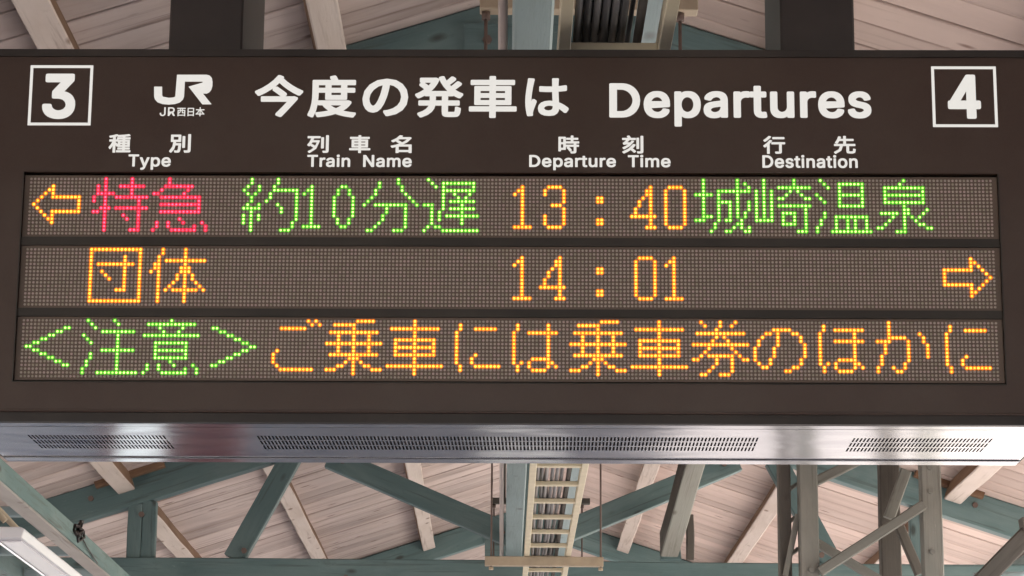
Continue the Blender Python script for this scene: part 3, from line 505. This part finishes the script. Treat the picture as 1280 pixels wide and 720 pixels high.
 '3': (453, '218 -7 188 -5 159 1 133 10 108 22 88 38 70 57 57 79 48 104 44 132 109 132 112 115 118 100 126 87 137 76 150 66 165 59 182 54 200 51 219 50 239 51 258 55 275 61 291 69 304 80 315 93 323 108 328 125 329 145 328 163 323 180 316 196 306 211 292 223 275 234 254 241 229 246 201 248 157 248 157 299 288 448 288 452 70 452 70 509 372 509 372 461 211 278 211 289 247 290 279 286 308 276 333 262 354 244 371 222 383 198 391 173 393 145 390 116 383 90 370 66 354 45 333 27 309 12 281 2 251 -5', '42 44 43 42 45 44 42 41 45 41 40 45 40 46 45 39 47 40 47 46 40 38 47 39 47 49 48 38 49 47 38 50 49 38 51 50 38 37 51 37 52 51 36 52 37 35 52 36 35 53 52 34 53 35 33 53 34 32 53 33 32 54 53 31 54 32 31 55 54 30 55 31 29 55 30 29 56 55 28 56 29 27 56 28 27 57 56 8 10 9 8 11 10 26 57 27 26 58 57 8 12 11 25 58 26 7 12 8 7 13 12 24 58 25 24 59 58 7 14 13 23 59 24 6 14 7 6 15 14 22 59 23 6 16 15 22 60 59 21 60 22 6 17 16 5 17 6 20 60 21 5 18 17 19 60 20 5 19 18 5 60 19 5 61 60 4 61 5 4 62 61 3 62 4 3 63 62 2 63 3 2 64 63 1 64 2 1 0 64'),
}
_D = [(60, 509, 60, 450), (225, 509, 218, 450)] + [(225 + 237 * math.sin(math.pi * k / 14), 254.5 + 254.5 * math.cos(math.pi * k / 14), 218 + 180 * math.sin(math.pi * k / 14), 254.5 + 195.5 * math.cos(math.pi * k / 14)) for k in range(1, 14)] + [(225, 0, 218, 59), (60, 0, 60, 59)]
_v = ' '.join(str(int(q)) for p in _D for q in p) + ' 60 0 126 0 126 509 60 509'
_f = ' '.join('%d %d %d %d %d %d' % (2*k, 2*k+1, 2*k+3, 2*k, 2*k+3, 2*k+2) for k in range(len(_D) - 1)) + ' %d %d %d %d %d %d' % (34, 35, 36, 34, 36, 37)
GL['D'] = (502, _v, _f)
GL['4'] = (430, '255 0 325 0 325 509 255 509 20 122 385 122 385 180 20 180 250 509 312 509 88 150 20 150', '0 1 2 0 2 3 4 5 6 4 6 7 8 9 10 8 10 11')
def outline_cjk(t, res):
    c = bpy.data.curves.new('lettering', 'FONT'); c.body = t; c.size = 1; c.resolution_u = res
    o = bpy.data.objects.new('lettering_source', c); COL.objects.link(o)
    bpy.context.view_layer.update()
    me = bpy.data.meshes.new_from_object(o.evaluated_get(bpy.context.evaluated_depsgraph_get()))
    vs = [(v.co.x, v.co.y) for v in me.vertices]; fs = [tuple(p.vertices) for p in me.polygons]
    bpy.data.objects.remove(o); bpy.data.curves.remove(c); bpy.data.meshes.remove(me)
    return vs, fs
def outline_latin(t):
    vs, fs, x = [], [], 0
    for ch in t:
        if ch == ' ': x += .21; continue
        adv, v, f = GL[ch]; v = [int(q) / 1000 for q in v.split()]; f = [int(q) for q in f.split()]; b = len(vs)
        vs += [(v[i] + x, v[i+1]) for i in range(0, len(v), 2)]; fs += [(f[i] + b, f[i+1] + b, f[i+2] + b) for i in range(0, len(f), 3)]
        x += adv / 1000 + .022
    return vs, fs
TX = [('3',0.0167,0.0878,0.1303,0.2325),('4',1.9540,2.0244,0.1343,0.2332),('JR',0.2702,0.3030,0.1374,0.1571),('西日本',0.3075,0.3665,0.1370,0.1573),
('種',0.1637,0.2109,0.0554,0.0970),('別',0.2936,0.3395,0.0556,0.0972),('Type',0.2075,0.2982,0.0176,0.0519),
('今',0.4728,0.5773,0.1356,0.2303),('度',0.5869,0.6913,0.1347,0.2294),('の',0.7042,0.8023,0.1378,0.2223),('発',0.8167,0.9205,0.1351,0.2284),
('車',0.9324,1.0346,0.1343,0.2286),('は',1.0528,1.1460,0.1384,0.2239),('Departures',1.2325,1.7911,0.1159,0.2127),
('列',0.5885,0.6345,0.0555,0.0953),('車',0.6781,0.7233,0.0557,0.0955),('名',0.7664,0.8115,0.0559,0.0956),('Train  Name',0.5894,0.8121,0.0244,0.0523),
('時',1.1240,1.1684,0.0556,0.0956),('刻',1.2596,1.3048,0.0558,0.0959),('Departure  Time',1.0620,1.3624,0.0186,0.0530),
('行',1.5593,1.6061,0.0556,0.0956),('先',1.7090,1.7557,0.0559,0.0958),('Destination',1.5570,1.7590,0.0244,0.0534)]
for s, x0, x1, z0, z1 in TX:
    big = (z1 - z0) > .07; cjk = ord(s[0]) > 255
    vs, fs = outline_cjk(s, 4 if big else 2) if cjk else outline_latin(s)
    bold = (.027 if big else .025 if len(s) == 1 else .017) if cjk else (.026 if s in '34' else .023 if big else .020 if s != 'JR' else .010)
    xs = [v[0] for v in vs]; ys = [v[1] for v in vs]
    ax, bx, ay, by = min(xs) - bold, max(xs) + bold, min(ys) - bold, max(ys) + bold
    V, Fc = [], []
    for k in range(17):                      # the printed stroke is thickened in shallow layers
        a = 6.28319 * k / 16; ca, sa = math.cos(a), math.sin(a); e = .62
        ox, oy = (0, 0) if k == 16 else (bold * math.copysign(abs(ca) ** e, ca), bold * math.copysign(abs(sa) ** e, sa)); b = len(V)
        V += [((x + ox - ax) / (bx - ax) * (x1 - x0) + x0, F - .0012 - .00003 * k, (y + oy - ay) / (by - ay) * (z1 - z0) + z0) for x, y in vs]
        Fc += [tuple(i + b for i in q) for q in fs]
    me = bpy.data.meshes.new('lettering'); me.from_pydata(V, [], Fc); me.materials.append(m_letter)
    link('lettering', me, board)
for (x0, x1, z0, z1) in ((-.0125, .1230, .1162, .2515), (1.9208, 2.0590, .1159, .2517)):
    bm = bmesh.new(); s = .0062
    for a in ((x0, x1, z1 - s, z1), (x0, x1, z0, z0 + s), (x0, x0 + s, z0 + s, z1 - s), (x1 - s, x1, z0 + s, z1 - s)):
        v = [bm.verts.new((q, F - .0012, r)) for q, r in ((a[0], a[2]), (a[1], a[2]), (a[1], a[3]), (a[0], a[3]))]; bm.faces.new(v)
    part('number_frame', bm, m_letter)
JR = [(0.2558, 0.2036), (0.2731, 0.2036), (0.2739, 0.1849), (0.2755, 0.1811), (0.28, 0.1791), (0.2882, 0.1785), (0.2971, 0.1791), (0.3022, 0.1814), (0.3043, 0.185), (0.3041, 0.2306), (0.368, 0.2307), (0.3747, 0.2286), (0.3794, 0.2232), (0.3812, 0.2146), (0.3812, 0.2045), (0.3789, 0.196), (0.3746, 0.1905), (0.3695, 0.1879), (0.3618, 0.1879), (0.381, 0.1639), (0.3611, 0.1638), (0.3299, 0.2037), (0.36, 0.2037), (0.3637, 0.2053), (0.3647, 0.2095), (0.3629, 0.2138), (0.3596, 0.2149), (0.3217, 0.2149), (0.3211, 0.1811), (0.3188, 0.1742), (0.3124, 0.1679), (0.3021, 0.1644), (0.2888, 0.1631), (0.2754, 0.1643), (0.2649, 0.1682), (0.2587, 0.1748), (0.2567, 0.181)]
bm = bmesh.new(); f = bm.faces.new([bm.verts.new((x, F - .0012, z)) for x, z in JR]); bmesh.ops.triangulate(bm, faces=[f])
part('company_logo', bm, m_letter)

# LED matrices -----------------------------------------------
G = {
'arrow_left': '2:6;3:5,6;4:4,6;5:3,6-13;6:2,13;7:1,13;8:2,13;9:3,6-13;10:4,6;11:5,6;12:6',
'arrow_right': '2:9;3:9,10;4:9,11;5:2-9,12;6:2,13;7:2,14;8:2,13;9:2-9,12;10:9,11;11:9,10;12:9',
'toku': '0:4,11;1:4,11;2:2,4,8-14;3:2,4,11;4:2-6,11;5:1,4,7-15;6:1,4,13;7:4,13;8:3,4,5,7-15;9:1,2,4,13;10:4,9,13;11:4,10,13;12:4,13;13:4,13;14:4,11,12,13',
'kyu': '0:5;1:5;2:4-11;3:3,10;4:1,2,9;5:3-13;6:13;7:3-13;8:13;9:3-13;11:8;12:2,5,9,14;13:2,5,12,15;14:1,6-12,15',
'yaku': '0:3,10;1:3,10;2:2,5,9;3:1,5,9-15;4:2,4,8,15;5:3,8,15;6:3,7,15;7:2,5,10,15;8:1-5,11,15;9:3,11,15;10:1,3,5,15;11:1,3,5,15;12:1,3,14;13:3,14;14:3,11-13',
'n1': '2:3;3:2,3;4:1,3;5:3;6:3;7:3;8:3;9:3;10:3;11:3;12:3;13:1-5',
'o': '2:3,4;3:2,5;4:2,5;5:1,6;6:1,6;7:1,6;8:1,6;9:1,6;10:1,6;11:2,5;12:2,5;13:3,4',
'fun': '0:10;1:5,10;2:5,11;3:4,11;4:4,12;5:3,13;6:2,14;7:1,4-12,15;8:7,12;9:7,12;10:6,12;11:6,12;12:5,12;13:4,12;14:2,3,9-11',
'chi': '0:2;1:3,6-14;2:4,6,14;3:6-14;4:6,9,13;5:6,10,12;6:6,8-14;7:1-3,6,11;8:3,6,8-14;9:3,5,11;10:3,5,7-15;11:3,5,11;12:3,11;13:2,4,5;14:1,6-15',
'n3': '2:2-5;3:1,6;4:1,6;5:6;6:6;7:3-5;8:6;9:6;10:1,6;11:1,6;12:1,6;13:2-5',
'colon': '5:7,8;6:7,8;11:7,8;12:7,8',
'n4': '2:5;3:4,5;4:4,5;5:3,5;6:2,5;7:2,5;8:1,5;9:1,5;10:0-6;11:5;12:5;13:4-6',
'n0': '2:2-5;3:1,6;4:1,6;5:1,6;6:1,6;7:1,6;8:1,6;9:1,6;10:1,6;11:1,6;12:1,6;13:2-5',
'shiro': '0:3,12;1:3,12,14;2:3,12,15;3:3,7-15;4:1-5,7,12;5:3,7,12;6:3,7-10,12,15;7:3,7,10,12,15;8:3,7,10,12,15;9:3,7,10,12,14;10:3-5,7,10,12,14;11:1-3,7,9,10,13;12:6,12,13;13:6,11,13,15;14:5,9,10,14,15',
'saki': '0:3,11;1:3,11;2:3,7-15;3:1,3,5,10,12;4:1,3,5,9,13;5:1,3,5,7,8,14,15;6:1,3,5;7:1,3,5,7-15;8:1,3,5,14;9:1,3,5,8-11,14;10:1,3,5,8,11,14;11:1-5,8,11,14;12:8-11,14;13:14;14:12-14',
'on': '0:2;1:3,7-13;2:4,7,13;3:7,13;4:1,7-13;5:2,7,13;6:3,7,13;7:7-13;9:3;10:3,6-14;11:2,6,9,11,14;12:2,6,9,11,14;13:1,6,9,11,14;14:1,5-15',
'sen': '0:8;1:7;2:3-13;3:3,13;4:3-13;5:3,13;6:3-13;7:8;8:8,9,14;9:2-6,8,9,13;10:5,8,10,12;11:4,8,11;12:3,8,12,13;13:1,2,8,14,15;14:6-8',
'dan': '0:1-14;1:1,14;2:1,10,14;3:1,10,14;4:1,3-12,14;5:1,10,14;6:1,4,10,14;7:1,5,10,14;8:1,6,10,14;9:1,10,14;10:1,10,14;11:1,8-10,14;12:1,14;13:1,14;14:1-14',
'tai': '0:4,10;1:4,10;2:3,10;3:3,5-15;4:2,3,10;5:2,3,9-11;6:1,3,9-11;7:3,8,10,12;8:3,8,10,12;9:3,7,10,13;10:3,6,10,14;11:3,5,7-13,15;12:3,10;13:3,10;14:3,10',
'lt': '2:11,12;3:9,10;4:7,8;5:5,6;6:3,4;7:1,2;8:3,4;9:5,6;10:7,8;11:9,10;12:11,12',
'chuu': '0:1,8;1:2,9;2:3;3:5-13;4:0,9;5:1,9;6:2,9;7:9;8:5-13;9:2,9;10:2,9;11:1,9;12:1,9;13:0,9;14:0,4-14',
'i': '0:7;1:1-13;2:4,10;3:5,9;4:0-14;6:3-11;7:3,11;8:3-11;9:3,11;10:3-11;11:7;12:1,4,8,13;13:1,4,11,14;14:0,5-11,14',
'gt': '2:2,3;3:4,5;4:6,7;5:8,9;6:10,11;7:12,13;8:10,11;9:8,9;10:6,7;11:4,5;12:2,3',
'go': '0:11,13;1:12,14;2:4-10;8:3;9:2;10:2;11:2;12:3;13:4-12',
'jou': '0:8-12;1:2-7;2:7;3:1-13;4:3,7,11;5:3,7,11;6:0-14;7:3,7,11;8:3,7,11;9:1-13;10:6-8;11:5,7,9;12:3,4,7,10,11;13:0-2,7,12-14;14:7',
'sha': '0:7;1:7;2:1-13;3:7;4:7;5:2-12;6:2,7,12;7:2-12;8:2,7,12;9:2-12;10:7;11:7;12:0-14;13:7;14:7',
'ni': '1:3;2:3,7-12;3:2;4:2;5:2;6:2;7:2;8:2;9:2,7;10:2,6;11:2,6;12:3,7-13;13:3',
'ha': '1:2,10;2:2,10;3:1,5-12;4:1,10;5:1,10;6:1,10;7:1,10;8:1,10;9:1,10;10:1,6-10;11:1,3,5,10,11;12:2,5,10,12;13:2,6-9',
'ken': '0:2,7,11;1:3,7,10;2:6;3:1-13;4:6,8;5:5,9;6:0-14;7:4,10;8:3,11;9:2,4-10,12;10:0,1,6,10,13,14;11:6,10;12:5,10;13:4,10;14:2,3,7-9',
'no': '2:5-9;3:3,4,6,10,11;4:2,6,12;5:1,6,12;6:1,6,13;7:0,5,13;8:0,5,13;9:0,5,13;10:0,4,12;11:1,4,12;12:2,3,10,11;13:8,9',
'ho': '1:2;2:2,5-12;3:1,10;4:1,10;5:1,5-12;6:1,10;7:1,10;8:1,10;9:1,10;10:1,6-10;11:1,3,5,10,11;12:2,5,10,12;13:2,6-9',
'ka': '0:3;1:3;2:3;3:3,11;4:3-7,12;5:0-3,8,12;6:2,8,13;7:2,8,13;8:2,8,13;9:1,8,13;10:1,8;11:1,7;12:0,4,7;13:0,5,6',
}
ROWS = [
 [('arrow_left', 0, 'a'), ('toku', 16, 'r'), ('kyu', 32, 'r'), ('yaku', 56, 'g'), ('n1', 72, 'g'), ('o', 80, 'g'), ('fun', 88, 'g'), ('chi', 104, 'g'),
  ('n1', 128, 'a'), ('n3', 136, 'a'), ('colon', 144, 'a'), ('n4', 160, 'a'), ('n0', 168, 'a'), ('shiro', 176, 'g'), ('saki', 192, 'g'), ('on', 208, 'g'), ('sen', 224, 'g')],
 [('dan', 16, 'a'), ('tai', 32, 'a'), ('n1', 128, 'a'), ('n4', 136, 'a'), ('colon', 144, 'a'), ('n0', 160, 'a'), ('n1', 168, 'a'), ('arrow_right', 240, 'a')],
 [('lt', 0, 'g'), ('chuu', 16, 'g'), ('i', 32, 'g'), ('gt', 48, 'g'), ('go', 64, 'a'), ('jou', 80, 'a'), ('sha', 96, 'a'), ('ni', 112, 'a'), ('ha', 128, 'a'),
  ('jou', 144, 'a'), ('sha', 160, 'a'), ('ken', 176, 'a'), ('no', 192, 'a'), ('ho', 208, 'a'), ('ka', 224, 'a'), ('ni', 240, 'a')]]
def cells(s):
    out = []
    for r in s.split(';'):
        y, xs = r.split(':')
        for q in xs.split(','):
            if '-' in q:
                a, b = q.split('-'); out += [(c, int(y)) for c in range(int(a), int(b) + 1)]
            else: out.append((int(q), int(y)))
    return out
P = .008
def dome(vs, fs, mi, x, z, y, r, h, n, m, inner=None):
    """low dome of n sides whose tip stands h proud of the plane y"""
    b = len(vs)
    vs += [(x + r * math.cos(6.28319 * (k + .5) / n), y, z + r * math.sin(6.28319 * (k + .5) / n)) for k in range(n)]
    q = r * .6
    vs += [(x + q * math.cos(6.28319 * (k + .5) / n), y - h, z + q * math.sin(6.28319 * (k + .5) / n)) for k in range(n)]
    for k in range(n): fs.append((b + k, b + (k+1) % n, b + n + (k+1) % n, b + n + k)); mi.append(m)
    fs.append(tuple(b + n + k for k in range(n))); mi.append(m if inner is None else inner)
def from_lists(name, vs, fs, mi, mats, parent, kind=None):
    me = bpy.data.meshes.new(name); me.from_pydata(vs, [], fs)
    for m in mats: me.materials.append(m)
    me.polygons.foreach_set('material_index', mi); me.update()
    return link(name, me, parent, None, kind)
PY = .0015
for ri, row in enumerate(ROWS):
    z0 = ROWZ[ri]
    bm = bmesh.new(); box(bm, wx0 + .0005, wx1 - .0005, PY, .012, z0 - 15 * P - .008, z0 + .008)
    for c in range(0, 256, 32):      # seams between the matrix modules
        pass
    panel = part('led_panel', bm, m_panel)
    lit = {}
    for name, c0, colr in row:
        vs, fs, mi = [], [], []
        for c, r in cells(G[name]):
            cc = c0 + c
            if cc > 255: continue
            lit[(cc, r)] = 1
            x, z = cc * P, z0 - r * P
            dome(vs, fs, mi, x, z, PY - .0003 - .00002 * ((c + r) % 2), .0050, .0002, 10, 1)  # wide glowing rim: lens scatter plus a halo imitated by emission
            dome(vs, fs, mi, x, z, PY - .0006, .0023, .0008, 10, rnd.choice((0, 0, 2)))
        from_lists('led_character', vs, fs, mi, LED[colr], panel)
    vs, fs, mi = [], [], []
    for c in range(256):
        for r in range(16):
            if (c, r) in lit: continue
            dome(vs, fs, mi, c * P, z0 - r * P, PY - .0002, .0029, .0009, 7, rnd.choice((0, 0, 0, 1, 2)))
    from_lists('unlit_led', vs, fs, mi, [m_dot, m_dot2, m_dot3], panel, 'stuff')
# steel underside -------------------------------------------
zb = ZB
bm = bmesh.new(); box(bm, X0 + .004, X1 - .004, .0145, .0515, zb, zb + .012)
bmesh.ops.bevel(bm, geom=bm.edges[:], offset=.001, segments=1, affect='EDGES'); part('steel_lip', bm, m_steel)
bm = bmesh.new(); box(bm, X0 + .004, X1 - .004, .4275, DY + .001, zb - .002, zb + .012)
bmesh.ops.bevel(bm, geom=bm.edges[:], offset=.001, segments=1, affect='EDGES'); part('steel_lip', bm, m_steel)
bm = bmesh.new(); box(bm, X0 + .004, X1 - .004, .0515, .4275, zb + .0045, zb + .008); part('seam_backing', bm, m_slot)
sy0, sy1 = .0590, .4200; zp = zb + .001
VX = [(-.0152, .2825, 38), (.478, 1.555, 138), (1.7537, 2.0537, 38)]
sr = [(.1575, .2035), (.2155, .2615), (.2735, .3195)]
def quad(bm, x0, x1, y0, y1, z=zp): bm.faces.new([bm.verts.new(p) for p in ((x0, y0, z), (x0, y1, z), (x1, y1, z), (x1, y0, z))])
bm = bmesh.new()
xs = [X0 + .004] + [q for v in VX for q in v[:2]] + [X1 - .004]
quad(bm, xs[0], xs[-1], sy0, sr[0][0]); quad(bm, xs[0], xs[-1], sr[2][1], sy1)
for k in range(0, 8, 2): quad(bm, xs[k], xs[k+1], sr[0][0], sr[2][1])
part('underside_panel', bm, m_steel)
for a, b, n in VX:
    bm = bmesh.new(); p = (b - a) / n; g = p * .24
    for (y0, y1), (ny0) in zip(sr, (sr[1][0], sr[2][0], None)):
        for k in range(n):
            x = a + k * p; quad(bm, x, x + g, y0, y1); quad(bm, x + p - g, x + p, y0, y1)
            h = .0030
            for q in (((x + g, y0), (x + g, y1)), ((x + p - g, y1), (x + p - g, y0)), ((x + g, y1), (x + p - g, y1)), ((x + p - g, y0), (x + g, y0))):
                bm.faces.new([bm.verts.new(v) for v in ((q[0][0], q[0][1], zp), (q[1][0], q[1][1], zp), (q[1][0], q[1][1], zp + h), (q[0][0], q[0][1], zp + h))])
        if ny0 is not None: quad(bm, a, b, y1, ny0)
    part('vent_grille', bm, m_steel, 'stuff')
# mounting posts
for x in (.277, 1.604):
    bm = bmesh.new(); box(bm, x, x + .160, .03, .42, ZT + .0045, 1.75)
    bmesh.ops.bevel(bm, geom=bm.edges[:], offset=.004, segments=1, affect='EDGES')
    part('mounting_post', bm, m_iron)
